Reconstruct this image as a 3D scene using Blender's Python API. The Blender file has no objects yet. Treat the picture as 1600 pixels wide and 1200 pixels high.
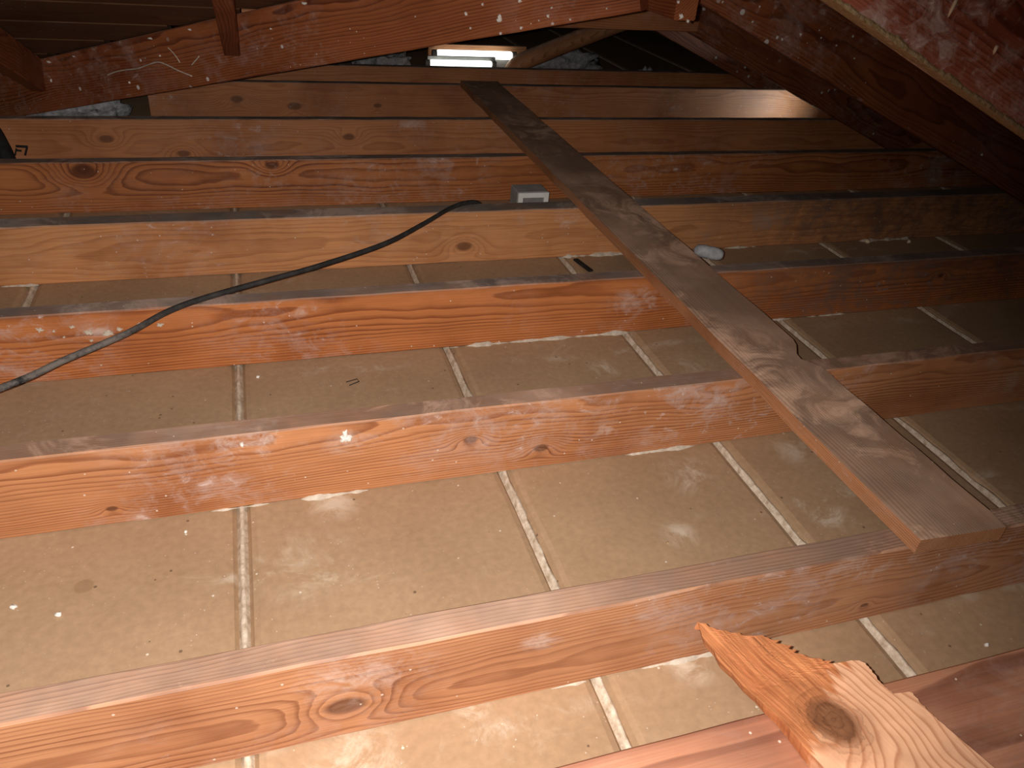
import bpy, bmesh, math, random
from mathutils import Vector, Matrix, noise
random.seed(7)
sc = bpy.context.scene
col = sc.collection
S = 0.672                 # one survey unit (eye height above the joist tops) in metres
ZF = -1.197               # survey height of the plasterboard lath

def W(x, y, z):           # survey units -> metres, lath surface at z = 0
    return Vector((x * S, y * S, (z - ZF) * S))

# ------------------------------------------------------------------ camera
Rm = ((0.95280129, -0.09719744, 0.28761496),
      (-0.29323205, -0.54003638, 0.7889079),
      (0.07864271, -0.83601039, -0.54304876))
cd = bpy.data.cameras.new('camera')
cam = bpy.data.objects.new('camera', cd); col.objects.link(cam)
cd.sensor_width = 36.0; cd.lens = 1202.8 / 1600 * 36; cd.clip_start = 0.01
cm = Matrix([[Rm[i][0], -Rm[i][1], -Rm[i][2]] for i in range(3)]).to_4x4()
cm.translation = W(0, 0, 0)
cam.matrix_world = cm
sc.camera = cam

def ray(px, py):
    v = Vector((px - 800, py - 600, 1202.8)); return Vector([sum(Rm[i][k] * v[k] for k in range(3)) for i in range(3)])
def onY(px, py, y): d = ray(px, py); return tuple(d * (y / d.y))
def onZ(px, py, z): d = ray(px, py); return tuple(d * (z / d.z))

# ------------------------------------------------------------------ light
wd = bpy.data.worlds.new('world'); sc.world = wd; wd.use_nodes = True
wd.node_tree.nodes['Background'].inputs[0].default_value = (0.5, 0.42, 0.36, 1)
wd.node_tree.nodes['Background'].inputs[1].default_value = 0.004

fl = bpy.data.lights.new('phone_flash', 'SPOT')
fl.energy = 82; fl.color = (1.0, 0.93, 0.87)
fl.spot_size = math.radians(134); fl.spot_blend = 1.0; fl.shadow_soft_size = 0.003
flo = bpy.data.objects.new('phone_flash', fl); col.objects.link(flo)
flo.location = cm @ Vector((-0.016, 0.004, 0.0))
aim = cm @ Vector((-0.36, -0.27, -1.0))
flo.rotation_euler = (aim - flo.location).to_track_quat('-Z', 'Y').to_euler()

ev = bpy.data.lights.new('eave_daylight', 'AREA')         # daylight leaking in at the right-hand eave
ev.energy = 0.8; ev.size = 0.08; ev.color = (0.62, 0.84, 1.0)
evo = bpy.data.objects.new('eave_daylight', ev); col.objects.link(evo)
evo.location = W(3.45, 4.25, -1.13)
evo.rotation_euler = (W(3.1, 4.55, -1.07) - evo.location).to_track_quat('-Z', 'Y').to_euler()

sc.cycles.max_bounces = 5; sc.cycles.diffuse_bounces = 3; sc.cycles.glossy_bounces = 2
sc.view_settings.view_transform = 'Standard'
sc.view_settings.look = 'None'
sc.view_settings.gamma = 1.0
sc.view_settings.exposure = 0.0
sc.view_settings.use_curve_mapping = False

# ------------------------------------------------------------------ node helpers
class NT:
    def __init__(s, name):
        s.m = bpy.data.materials.new(name); s.m.use_nodes = True
        s.t = s.m.node_tree; s.b = s.t.nodes['Principled BSDF']
    def n(s, typ, **kw):
        o = s.t.nodes.new(typ)
        for k, v in kw.items(): setattr(o, k, v)
        return o
    def put(s, sock, v):
        if v is None: return
        if isinstance(v, bpy.types.NodeSocket): s.t.links.new(v, sock)
        else:
            if sock.type == 'RGBA' and len(v) == 3: v = (*v, 1)
            sock.default_value = v
    def math(s, op, a, b=None, c=None, clamp=False):
        o = s.n('ShaderNodeMath', operation=op); o.use_clamp = clamp
        s.put(o.inputs[0], a); s.put(o.inputs[1], b)
        if c is not None: s.put(o.inputs[2], c)
        return o.outputs[0]
    def vmath(s, op, a, b=None):
        o = s.n('ShaderNodeVectorMath', operation=op)
        s.put(o.inputs[0], a); s.put(o.inputs[1], b)
        return o.outputs['Value'] if op in ('LENGTH', 'DISTANCE', 'DOT_PRODUCT') else o.outputs[0]
    def noise(s, vec, scale, detail=3, rough=0.55, dist=0.0):
        o = s.n('ShaderNodeTexNoise'); s.put(o.inputs['Vector'], vec)
        o.inputs['Scale'].default_value = scale; o.inputs['Detail'].default_value = detail
        o.inputs['Roughness'].default_value = rough; o.inputs['Distortion'].default_value = dist
        return o.outputs['Fac']
    def voro(s, vec, scale, rnd=1.0):
        o = s.n('ShaderNodeTexVoronoi'); s.put(o.inputs['Vector'], vec)
        o.inputs['Scale'].default_value = scale; o.inputs['Randomness'].default_value = rnd
        return o
    def ramp(s, fac, pts):
        o = s.n('ShaderNodeValToRGB'); s.put(o.inputs[0], fac)
        e = o.color_ramp.elements
        while len(e) < len(pts): e.new(0.5)
        for q, (p, c) in zip(e, pts):
            q.position = p; q.color = (c, c, c, 1) if isinstance(c, (int, float)) else (*c, 1)
        return o.outputs[0]
    def map(s, v, a, b, c=0.0, d=1.0):
        o = s.n('ShaderNodeMapRange'); s.put(o.inputs[0], v)
        for i, q in enumerate((a, b, c, d)): o.inputs[i + 1].default_value = q
        return o.outputs[0]
    def mix(s, fac, a, b, mode='MIX'):
        o = s.n('ShaderNodeMix', data_type='RGBA', blend_type=mode)
        s.put(o.inputs[0], fac); s.put(o.inputs[6], a); s.put(o.inputs[7], b)
        return o.outputs[2]
    def bump(s, h, strength=0.3, dist=0.002):
        o = s.n('ShaderNodeBump'); s.put(o.inputs['Height'], h)
        o.inputs['Strength'].default_value = strength; o.inputs['Distance'].default_value = dist
        s.t.links.new(o.outputs[0], s.b.inputs['Normal'])
    def done(s, colr, rough=0.6, spec=0.3):
        s.put(s.b.inputs['Base Color'], colr); s.put(s.b.inputs['Roughness'], rough)
        s.b.inputs['Specular IOR Level'].default_value = spec
        return s.m

def wood(name, early, late, spacing=0.0042, pith=(0.085, 0.09), dust=0.35, dustcol=(0.52, 0.40, 0.36),
         top=0.8, topcol=(0.22, 0.17, 0.15), specks=0.0, knots=0.45, rough=0.55, ring=1.0, wobble=0.03):
    """solid sawn softwood: rings about a pith line along local x, knots, fibre, settled dust"""
    s = NT(name)
    tc = s.n('ShaderNodeTexCoord'); oi = s.n('ShaderNodeObjectInfo')
    rnd = oi.outputs['Random']
    sep = s.n('ShaderNodeSeparateXYZ'); s.t.links.new(tc.outputs['Object'], sep.inputs[0])
    x, y, z = sep.outputs
    off = s.math('MULTIPLY', rnd, 37.0)
    xo = s.math('ADD', x, off)
    def comb(a, b, c):
        o = s.n('ShaderNodeCombineXYZ'); s.put(o.inputs[0], a); s.put(o.inputs[1], b); s.put(o.inputs[2], c); return o.outputs[0]
    p = comb(xo, y, z)
    # knots: up to three placed ones per timber, read from its k1..k3 properties (x, z, radius)
    kbump = None; kcore = None; kd = None
    for kn in ('k1', 'k2', 'k3'):
        at = s.n('ShaderNodeAttribute', attribute_type='OBJECT', attribute_name=kn)
        ks = s.n('ShaderNodeSeparateXYZ'); s.t.links.new(at.outputs['Vector'], ks.inputs[0])
        rad = s.math('MAXIMUM', ks.outputs[2], 0.0001)
        q = s.vmath('LENGTH', comb(s.math('MULTIPLY', s.math('SUBTRACT', x, ks.outputs[0]), 0.55), 0.0, s.math('SUBTRACT', z, ks.outputs[1])))
        q = s.math('DIVIDE', q, rad)
        bmp = s.math('MULTIPLY', s.math('POWER', 2.718, s.math('MULTIPLY', s.math('MULTIPLY', q, q), -0.22)), s.math('MULTIPLY', rad, 1.5))
        cor = s.map(q, 0.65, 1.05, 1.0, 0.0)
        kbump = bmp if kbump is None else s.math('ADD', kbump, bmp)
        kcore = cor if kcore is None else s.math('MAXIMUM', kcore, cor)
    smear = None
    for kn in ('s1', 's2', 's3'):
        at = s.n('ShaderNodeAttribute', attribute_type='OBJECT', attribute_name=kn)
        ks = s.n('ShaderNodeSeparateXYZ'); s.t.links.new(at.outputs['Vector'], ks.inputs[0])
        q = s.vmath('LENGTH', comb(s.math('MULTIPLY', s.math('SUBTRACT', x, ks.outputs[0]), 0.5), 0.0, s.math('SUBTRACT', z, ks.outputs[1])))
        q = s.map(s.math('DIVIDE', q, s.math('MAXIMUM', ks.outputs[2], 0.0001)), 0.2, 1.0, 1.0, 0.0)
        smear = q if smear is None else s.math('MAXIMUM', smear, q)
    # ring radius
    wob = s.noise(comb(s.math('MULTIPLY', xo, 1.3), s.math('MULTIPLY', y, 5.0), s.math('MULTIPLY', z, 5.0)), 1.0, 3, 0.5)
    wob2 = s.noise(comb(s.math('MULTIPLY', xo, 9.0), s.math('MULTIPLY', y, 40.0), s.math('MULTIPLY', z, 40.0)), 1.0, 2, 0.5)
    yc = s.math('ADD', pith[0], s.math('MULTIPLY', rnd, 0.03))
    zc = s.math('ADD', pith[1] - 0.04, s.math('MULTIPLY', s.math('FRACT', s.math('MULTIPLY', rnd, 7.3)), 0.08))
    r = s.vmath('LENGTH', comb(0.0, s.math('SUBTRACT', y, yc), s.math('SUBTRACT', z, zc)))
    r = s.math('ADD', r, s.math('MULTIPLY', wob, wobble))
    r = s.math('ADD', r, s.math('MULTIPLY', wob2, 0.0035))
    r = s.math('ADD', r, kbump)
    ph = s.math('FRACT', s.math('DIVIDE', r, spacing))
    rings = s.ramp(ph, [(0.0, 0.0), (0.5, 0.22), (0.84, 1.0), (0.93, 0.9), (1.0, 0.0)])
    band = s.noise(comb(s.math('MULTIPLY', xo, 0.8), 0.0, s.math('MULTIPLY', r, 60.0)), 1.0, 2)
    rings = s.math('MULTIPLY', s.math('MULTIPLY', rings, s.map(band, 0.3, 0.7, 0.35, 1.0)), ring)
    fib = s.noise(comb(s.math('MULTIPLY', xo, 7.0), s.math('MULTIPLY', y, 420.0), s.math('MULTIPLY', z, 420.0)), 1.0, 2, 0.6)
    c = s.mix(rings, early, late)
    # uneven tone of the heartwood along the board
    tone = s.noise(p, 3.2, 4, 0.6)
    c = s.mix(1.0, c, s.ramp(tone, [(0.28, (0.66, 0.55, 0.5)), (0.5, (1, 1, 1)), (0.75, (1.18, 1.2, 1.2))]), 'MULTIPLY')
    c = s.mix(1.0, c, s.ramp(fib, [(0.2, 0.78), (0.7, 1.1)]), 'MULTIPLY')
    c = s.mix(1.0, c, oi.outputs['Color'], 'MULTIPLY')
    c = s.mix(s.math('MULTIPLY', kcore, 0.8), c, tuple(v * 0.5 for v in late))
    # dusty film, smears and fine scratches on the sides
    d1 = s.noise(p, 9.0, 6, 0.65, 0.6); d2 = s.noise(p, 2.1, 3, 0.5)
    d3 = s.noise(comb(s.math('MULTIPLY', xo, 30.0), s.math('MULTIPLY', y, 45.0), s.math('MULTIPLY', z, 45.0)), 1.0, 6, 0.75, 0.8)
    dmix = s.math('ADD', s.math('MULTIPLY', d1, 0.5), s.math('MULTIPLY', d3, 0.5))
    dm = s.math('MULTIPLY', s.map(dmix, 0.48, 0.66), s.map(d2, 0.42, 0.68))
    c = s.mix(s.math('MULTIPLY', dm, dust * 1.6, clamp=True), c, dustcol)
    sm = s.math('MULTIPLY', s.map(d3, 0.60, 0.68), s.map(d2, 0.5, 0.62))
    c = s.mix(s.math('MULTIPLY', sm, min(1.0, dust * 1.5), clamp=True), c, tuple(min(1, v * 1.35) for v in dustcol))
    c = s.mix(s.math('MULTIPLY', s.math('MULTIPLY', smear, s.map(s.math('ADD', dmix, s.math('MULTIPLY', smear, 0.07)), 0.50, 0.66)), 0.6), c, (0.68, 0.56, 0.50))
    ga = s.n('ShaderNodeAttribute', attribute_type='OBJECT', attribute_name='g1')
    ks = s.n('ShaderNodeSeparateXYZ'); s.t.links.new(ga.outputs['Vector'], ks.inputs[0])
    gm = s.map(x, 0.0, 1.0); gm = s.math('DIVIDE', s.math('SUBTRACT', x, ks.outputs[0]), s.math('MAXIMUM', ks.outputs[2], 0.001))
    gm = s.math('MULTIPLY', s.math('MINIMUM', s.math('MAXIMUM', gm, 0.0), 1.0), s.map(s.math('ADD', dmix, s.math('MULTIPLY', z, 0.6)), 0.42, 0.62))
    c = s.mix(s.math('MULTIPLY', gm, s.math('MULTIPLY', ks.outputs[1], 1.0)), c, (0.10, 0.06, 0.045))  # mottled grime, with dimness painted in that deepens along the timber
    # grey settled dust on upward faces
    g = s.n('ShaderNodeNewGeometry'); gs = s.n('ShaderNodeSeparateXYZ'); s.t.links.new(g.outputs['Normal'], gs.inputs[0])
    up = s.map(gs.outputs[2], 0.55, 0.85)
    tn = s.map(s.noise(p, 14.0, 5, 0.6), 0.3, 0.6, 0.7, 1.0)
    tcol = s.mix(s.map(s.noise(p, 5.0, 4, 0.6), 0.45, 0.72), topcol, tuple(min(1, v * 1.8) for v in topcol))
    tcol = s.mix(s.map(s.math('MULTIPLY', s.noise(p, 11.0, 6, 0.7, 1.0), s.noise(p, 2.6, 2)), 0.255, 0.36), tcol, tuple(min(1, v * 2.6) for v in topcol))
    tcol = s.mix(1.0, tcol, s.ramp(rings, [(0.0, 1.12), (1.0, 0.62)]), 'MULTIPLY')
    c = s.mix(s.math('MULTIPLY', s.math('MULTIPLY', up, tn), top, clamp=True), c, tcol)
    # tiny pale flecks
    fv = s.voro(p, 130.0); fc = s.n('ShaderNodeSeparateColor'); s.t.links.new(fv.outputs['Color'], fc.inputs[0])
    fk = s.math('MULTIPLY', s.math('LESS_THAN', fv.outputs['Distance'], s.math('MULTIPLY', fc.outputs[1], 0.2)), s.math('GREATER_THAN', fc.outputs[0], 0.95))
    c = s.mix(s.math('MULTIPLY', fk, 0.8), c, (0.72, 0.6, 0.5))
    if specks:
        v2 = s.voro(p, 42.0); vc = s.n('ShaderNodeSeparateColor'); s.t.links.new(v2.outputs['Color'], vc.inputs[0])
        sp = s.math('MULTIPLY', s.math('LESS_THAN', v2.outputs['Distance'], s.math('MULTIPLY', vc.outputs[1], 0.26)),
                    s.math('GREATER_THAN', vc.outputs[0], 1.0 - specks))
        sp = s.math('MULTIPLY', sp, s.map(d2, 0.45, 0.55))
        c = s.mix(s.math('MULTIPLY', sp, 0.85), c, (0.82, 0.78, 0.74))
    s.bump(fib, 0.35, 0.0008)
    return s.done(c, s.map(dm, 0, 1, rough, 0.9), 0.28)

M = {}
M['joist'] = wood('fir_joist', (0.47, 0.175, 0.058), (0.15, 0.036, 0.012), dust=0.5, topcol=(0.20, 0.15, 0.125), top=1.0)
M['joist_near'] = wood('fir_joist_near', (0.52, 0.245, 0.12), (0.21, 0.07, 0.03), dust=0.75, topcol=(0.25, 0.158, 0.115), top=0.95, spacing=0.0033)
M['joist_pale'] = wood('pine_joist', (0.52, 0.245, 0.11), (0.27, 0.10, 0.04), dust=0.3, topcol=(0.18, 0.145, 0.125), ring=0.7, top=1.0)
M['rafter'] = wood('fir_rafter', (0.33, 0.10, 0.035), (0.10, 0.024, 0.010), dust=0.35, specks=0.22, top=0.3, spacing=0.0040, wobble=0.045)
M['rafter_lit'] = wood('fir_rafter_lit', (0.46, 0.150, 0.085), (0.20, 0.052, 0.030), dust=1.0, dustcol=(0.80, 0.58, 0.52), specks=0.05, spacing=0.0034)  # lit copy of the rafter fir: base colour brightened, plus pink dust
M['plank'] = wood('weathered_plank', (0.52, 0.24, 0.11), (0.24, 0.09, 0.04), pith=(0.07, 0.10), dust=0.15, top=0.95,
                  topcol=(0.34, 0.22, 0.155), spacing=0.0036)
M['header'] = wood('header_fir', (0.45, 0.185, 0.095), (0.16, 0.045, 0.022), pith=(0.08, 0.02), dust=0.6, top=0.12, topcol=(0.40, 0.28, 0.24), spacing=0.013, wobble=0.07)
M['sheath'] = wood('sheathing', (0.15, 0.075, 0.036), (0.07, 0.03, 0.015), dust=0.3, dustcol=(0.2, 0.15, 0.12), top=0.0)

def split_mat():
    """torn orange heartwood at the splintered end, pale sawn face with a knot behind it"""
    s = NT('split_fir'); tc = s.n('ShaderNodeTexCoord')
    sep = s.n('ShaderNodeSeparateXYZ'); s.t.links.new(tc.outputs['Object'], sep.inputs[0]); lx, ly, lz = sep.outputs
    ca, sa = math.cos(math.radians(13)), math.sin(math.radians(13))
    u = s.math('ADD', s.math('MULTIPLY', lx, ca), s.math('MULTIPLY', ly, sa))
    v = s.math('SUBTRACT', s.math('MULTIPLY', ly, ca), s.math('MULTIPLY', lx, sa))
    def comb(a, b, c):
        o = s.n('ShaderNodeCombineXYZ'); s.put(o.inputs[0], a); s.put(o.inputs[1], b); s.put(o.inputs[2], c); return o.outputs[0]
    k = onZ(1302, 1125, -0.965); kl = ((k[1] - 0.4) * S, -(k[0] - 0.76) * S)
    ku, kv = kl[0] * ca + kl[1] * sa, kl[1] * ca - kl[0] * sa
    kd = s.vmath('LENGTH', comb(s.math('MULTIPLY', s.math('SUBTRACT', u, ku), 0.8), s.math('SUBTRACT', v, kv), 0.0))
    wob = s.noise(comb(s.math('MULTIPLY', u, 7.0), s.math('MULTIPLY', v, 14.0), 0.0), 1.0, 2)
    g = s.math('POWER', 2.718, s.math('MULTIPLY', s.math('MULTIPLY', kd, kd), -420.0))
    r = s.math('ADD', s.math('MULTIPLY', v, 0.55), s.math('ADD', s.math('MULTIPLY', wob, 0.05), s.math('MULTIPLY', g, 0.045)))
    ph = s.math('FRACT', s.math('DIVIDE', r, 0.0085))
    ln = s.ramp(ph, [(0.0, 0.0), (0.55, 0.12), (0.86, 0.9), (0.93, 0.6), (1.0, 0.0)])
    pale = s.mix(s.math('MULTIPLY', ln, 0.75), (0.84, 0.46, 0.27), (0.42, 0.15, 0.065))
    fib = s.noise(comb(s.math('MULTIPLY', u, 12.0), s.math('MULTIPLY', v, 300.0), 0.0), 1.0, 3, 0.6)
    torn = s.mix(s.map(fib, 0.3, 0.7), (0.40, 0.12, 0.045), (0.66, 0.27, 0.11))
    wx = s.math('MULTIPLY', s.math('ADD', s.math('MULTIPLY', ly, -1.0), (0.76 - 0.655) * S), -0.667)
    wy = s.math('MULTIPLY', s.math('ADD', lx, (0.4 - 0.44) * S), 0.745)
    edge = s.math('ADD', s.math('ADD', wx, wy), s.math('MULTIPLY', s.math('SUBTRACT', s.noise(comb(s.math('MULTIPLY', u, 6.0), s.math('MULTIPLY', v, 90.0), 0.0), 1.0, 3), 0.5), 0.075))
    tm = s.map(edge, -0.003, 0.004)
    c = s.mix(tm, pale, torn)
    core = s.map(kd, 0.017, 0.024, 1.0, 0.0)
    kc = s.mix(s.noise(comb(s.math('MULTIPLY', u, 260.0), s.math('MULTIPLY', v, 260.0), 0.0), 1.0, 3), (0.03, 0.014, 0.008), (0.22, 0.10, 0.05))
    c = s.mix(s.math('MULTIPLY', core, 0.92), c, kc)
    halo = s.math('MULTIPLY', s.map(kd, 0.024, 0.045, 1.0, 0.0), 0.45)
    c = s.mix(halo, c, (0.30, 0.11, 0.045))
    kr = s.ramp(s.math('FRACT', s.math('DIVIDE', s.math('ADD', kd, s.math('MULTIPLY', s.noise(tc.outputs['Object'], 55.0, 4, 0.6), 0.022)), 0.0068)), [(0.0, 1.0), (0.5, 0.95), (0.85, 0.66), (1.0, 1.0)])
    c = s.mix(s.map(kd, 0.028, 0.04, 0.8, 0.0), c, s.mix(1.0, c, kr, 'MULTIPLY'))
    c = s.mix(1.0, c, s.ramp(s.noise(tc.outputs['Object'], 28.0, 3), [(0.3, 0.8), (0.7, 1.12)]), 'MULTIPLY')
    s.bump(s.math('ADD', s.math('MULTIPLY', fib, s.map(tm, 0, 1, 0.25, 1.0)), s.math('MULTIPLY', core, -0.5)), 0.5, 0.002)
    return s.done(c, 0.6, 0.25)
M['fresh'] = split_mat()

def lath_mat():
    s = NT('lath_paper')
    tc = s.n('ShaderNodeNewGeometry'); p = tc.outputs['Position']
    a = s.noise(p, 4.0, 4, 0.6); b = s.noise(p, 90.0, 3, 0.6)
    c = s.mix(s.map(a, 0.3, 0.7), (0.365, 0.232, 0.134), (0.44, 0.288, 0.172))
    c = s.mix(1.0, c, s.ramp(b, [(0.3, 0.9), (0.7, 1.08)]), 'MULTIPLY')
    d = s.noise(p, 13.0, 8, 0.75, 0.7); e = s.noise(p, 2.3, 2, 0.5)
    dm = s.math('MULTIPLY', s.map(d, 0.55, 0.72), s.map(e, 0.5, 0.66))
    c = s.mix(s.math('MULTIPLY', dm, 0.6), c, (0.66, 0.56, 0.44))
    # curved wipe marks
    w = s.n('ShaderNodeTexWave', wave_type='RINGS'); s.t.links.new(p, w.inputs['Vector'])
    w.inputs['Scale'].default_value = 1.1; w.inputs['Distortion'].default_value = 9; w.inputs['Detail'].default_value = 2; w.inputs['Detail Scale'].default_value = 0.7
    wm = s.math('MULTIPLY', s.map(w.outputs['Fac'], 0.965, 1.0), s.map(d, 0.48, 0.62))
    c = s.mix(s.math('MULTIPLY', s.math('MULTIPLY', wm, s.map(e, 0.42, 0.6)), 0.5), c, (0.66, 0.57, 0.46))
    for (px, py, r, k) in ((1080, 745, .06, .55), (1290, 800, .05, .6), (1240, 705, .05, .5), (1062, 835, .035, .6), (940, 575, .045, .6), (1080, 575, .06, .5),
                           (1555, 750, .035, .6), (520, 785, .05, .6), (1075, 1035, .04, .6), (30, 600, .06, .3), (470, 880, .09, .25), (560, 1180, .06, .5), (740, 1110, .03, .5), (420, 1130, .05, .4)):
        q = W(*onZ(px, py, ZF)); dd = s.math('DIVIDE', s.vmath('DISTANCE', p, tuple(q)), r)
        mk = s.math('MULTIPLY', s.map(dd, 0.25, 1.0, 1.0, 0.0), s.map(d, 0.46, 0.60))
        c = s.mix(s.math('MULTIPLY', mk, k), c, (0.72, 0.62, 0.50))
    q = W(*onZ(131, 916, ZF)); c = s.mix(s.map(s.math('DIVIDE', s.vmath('DISTANCE', p, tuple(q)), 0.013), 0.8, 1.0, 0.35, 0.0), c, (0.2, 0.11, 0.055))
    v = s.voro(p, 55.0); vc = s.n('ShaderNodeSeparateColor'); s.t.links.new(v.outputs['Color'], vc.inputs[0])
    lt = s.math('MULTIPLY', s.math('LESS_THAN', v.outputs['Distance'], 0.09), s.math('GREATER_THAN', vc.outputs[0], 0.9))
    dk = s.math('MULTIPLY', s.math('LESS_THAN', v.outputs['Distance'], 0.12), s.math('LESS_THAN', vc.outputs[0], 0.07))
    c = s.mix(s.math('MULTIPLY', lt, 0.8), c, (0.75, 0.66, 0.55))
    c = s.mix(s.math('MULTIPLY', dk, 0.7), c, (0.10, 0.06, 0.035))
    v = s.voro(p, 210.0); vc = s.n('ShaderNodeSeparateColor'); s.t.links.new(v.outputs['Color'], vc.inputs[0])
    fs = s.math('MULTIPLY', s.math('LESS_THAN', v.outputs['Distance'], 0.2), s.math('GREATER_THAN', vc.outputs[0], 0.95))
    c = s.mix(s.math('MULTIPLY', s.math('MULTIPLY', fs, s.map(e, 0.35, 0.55)), 0.6), c, (0.72, 0.62, 0.5))
    s.bump(b, 0.12, 0.001)
    return s.done(c, 0.72, 0.2)
M['lath'] = lath_mat()

def plain(name, c1, c2, scale=30, rough=0.8, spec=0.2, bump=0.3, dist=0.002):
    s = NT(name); tc = s.n('ShaderNodeTexCoord')
    a = s.noise(tc.outputs['Object'], scale, 5, 0.65)
    s.bump(a, bump, dist)
    return s.done(s.mix(s.map(a, 0.3, 0.7), c1, c2), rough, spec)
M['plaster'] = plain('plaster', (0.40, 0.29, 0.19), (0.80, 0.69, 0.56), 90, 0.9)
M['mortar'] = plain('mortar', (0.42, 0.34, 0.26), (0.68, 0.6, 0.5), 70, 0.9)
M['white'] = plain('white_plaster', (0.7, 0.66, 0.6), (0.86, 0.83, 0.78), 80, 0.9)
M['fluff'] = plain('insulation', (0.22, 0.22, 0.23), (0.6, 0.6, 0.62), 45, 1.0, 0.0, 1.0, 0.01)
def cable_mat():
    s = NT('cable_sheath'); tc = s.n('ShaderNodeTexCoord'); sp_ = s.n('ShaderNodeSeparateXYZ'); s.t.links.new(tc.outputs['Object'], sp_.inputs[0])
    a = s.noise(tc.outputs['Object'], 28.0, 5, 0.7); s.bump(a, 0.4, 0.002)
    c = s.mix(s.map(a, 0.3, 0.7), (0.012, 0.011, 0.011), (0.05, 0.045, 0.042))
    w = s.math('MULTIPLY', s.map(sp_.outputs[0], -0.17, -0.24), s.map(a, 0.35, 0.55))
    return s.done(s.mix(s.math('MULTIPLY', w, 0.8), c, (0.20, 0.17, 0.15)), 0.6, 0.4)
M['cable'] = cable_mat()
M['dark'] = plain('soot_black', (0.01, 0.01, 0.01), (0.03, 0.028, 0.026), 40, 0.8)
M['boxgrey'] = plain('box_grey', (0.3, 0.28, 0.26), (0.42, 0.4, 0.37), 25, 0.6, 0.3)
M['boxmetal'] = plain('box_metal', (0.16, 0.15, 0.14), (0.25, 0.235, 0.22), 25, 0.6, 0.4)
M['boxwhite'] = plain('box_white', (0.7, 0.68, 0.64), (0.82, 0.8, 0.76), 25, 0.6, 0.3)
M['scrap'] = plain('grey_scrap', (0.26, 0.26, 0.27), (0.5, 0.5, 0.5), 50, 0.8)
M['splinter'] = plain('splinter', (0.8, 0.62, 0.42), (0.9, 0.76, 0.56), 60, 0.7)
M['resin'] = plain('resin_crust', (0.30, 0.17, 0.06), (0.62, 0.45, 0.26), 140, 0.45, 0.5, 1.0, 0.003)
M['reflector'] = plain('white_enamel', (0.75, 0.77, 0.75), (0.8, 0.82, 0.8), 10, 0.4, 0.4, 0.05)
M['wall'] = plain('dark_boards', (0.10, 0.06, 0.035), (0.16, 0.09, 0.05), 6, 0.9)
s = NT('lit_tube'); s.b.inputs['Emission Color'].default_value = (0.93, 1.0, 0.93, 1); s.b.inputs['Emission Strength'].default_value = 3.0
M['tube'] = s.done((0.9, 0.9, 0.9), 0.3)

# ------------------------------------------------------------------ mesh helpers
def link(name, me, mat, parent=None, smooth=False):
    o = bpy.data.objects.new(name, me); col.objects.link(o)
    me.materials.append(M[mat] if isinstance(mat, str) else mat)
    if smooth:
        for f in me.polygons: f.use_smooth = True
    if parent: o.parent = parent
    return o
def tag(o, label, cat, group=None):
    o['label'] = label; o['category'] = cat
    if group: o['group'] = group
    return o
def struct(o): o['kind'] = 'structure'; return o
def frame(p0, p1):
    x = (p1 - p0).normalized(); up = Vector((0, 0, 1))
    y = up.cross(x)
    if y.length < 1e-4: y = Vector((0, 1, 0))
    y.normalize(); z = x.cross(y)
    m = Matrix([[x[i], y[i], z[i]] for i in range(3)]).to_4x4(); m.translation = p0
    return m
def beam(name, p0, p1, w, d, mat, parent=None, tint=None, rough=0.0012, bev=0.0025, seg=0.06, cut0=0.0, cut1=0.0):
    """a sawn timber: local x along, y across (0..w), z up (0..d); edges slightly uneven.  p0,p1 survey points, w,d survey units"""
    a, b = W(*p0), W(*p1); L = (b - a).length; w *= S; d *= S
    n = max(2, int(L / seg)); bm = bmesh.new(); k = random.uniform(0, 900)
    prof = [(bev, 0), (w - bev, 0), (w, bev), (w, d - bev), (w - bev, d), (bev, d), (0, d - bev), (0, bev)]
    rings = []
    for i in range(n + 1):
        ring = []
        for j, (yy, zz) in enumerate(prof):
            t = i / n
            xx = t * L + (cut0 * zz / d * S if i == 0 else 0) + (cut1 * zz / d * S if i == n else 0)
            q = Vector((xx * 9 + k, yy * 30, zz * 30))
            e = noise.noise_vector(q) * rough
            ring.append(bm.verts.new((xx + (e.x if i in (0, n) else 0), yy + e.y, zz + e.z)))
        rings.append(ring)
    for i in range(n):
        for j in range(8):
            bm.faces.new((rings[i][j], rings[i + 1][j], rings[i + 1][(j + 1) % 8], rings[i][(j + 1) % 8]))
    bm.faces.new(rings[0]); bm.faces.new(rings[-1][::-1])
    bmesh.ops.recalc_face_normals(bm, faces=bm.faces)
    me = bpy.data.meshes.new(name); bm.to_mesh(me); bm.free()
    o = link(name, me, mat, parent); o.matrix_world = frame(a, b)
    if tint: o.color = (*tint, 1)
    return o
def lump(name, c, r, mat, parent=None, sub=3, amp=0.45, freq=2.2, seed=0, rot=0.0):
    bm = bmesh.new(); bmesh.ops.create_icosphere(bm, subdivisions=sub, radius=1)
    for v in bm.verts:
        q = v.co * freq + Vector((seed * 7.1, seed * 3.3, 0))
        v.co *= 1 + amp * noise.noise(q) + amp * 0.5 * noise.noise(q * 2.7)
        if v.co.z < -0.55: v.co.z = -0.55
    zmin = min(v.co.z for v in bm.verts)
    for v in bm.verts: v.co.z -= zmin; v.co = Vector((v.co.x * r[0] * S, v.co.y * r[1] * S, v.co.z * r[2] * S))
    bmesh.ops.rotate(bm, verts=bm.verts, matrix=Matrix.Rotation(rot, 3, 'Z'))
    me = bpy.data.meshes.new(name); bm.to_mesh(me); bm.free()
    o = link(name, me, mat, parent, True); o.location = W(*c)
    return o
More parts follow.
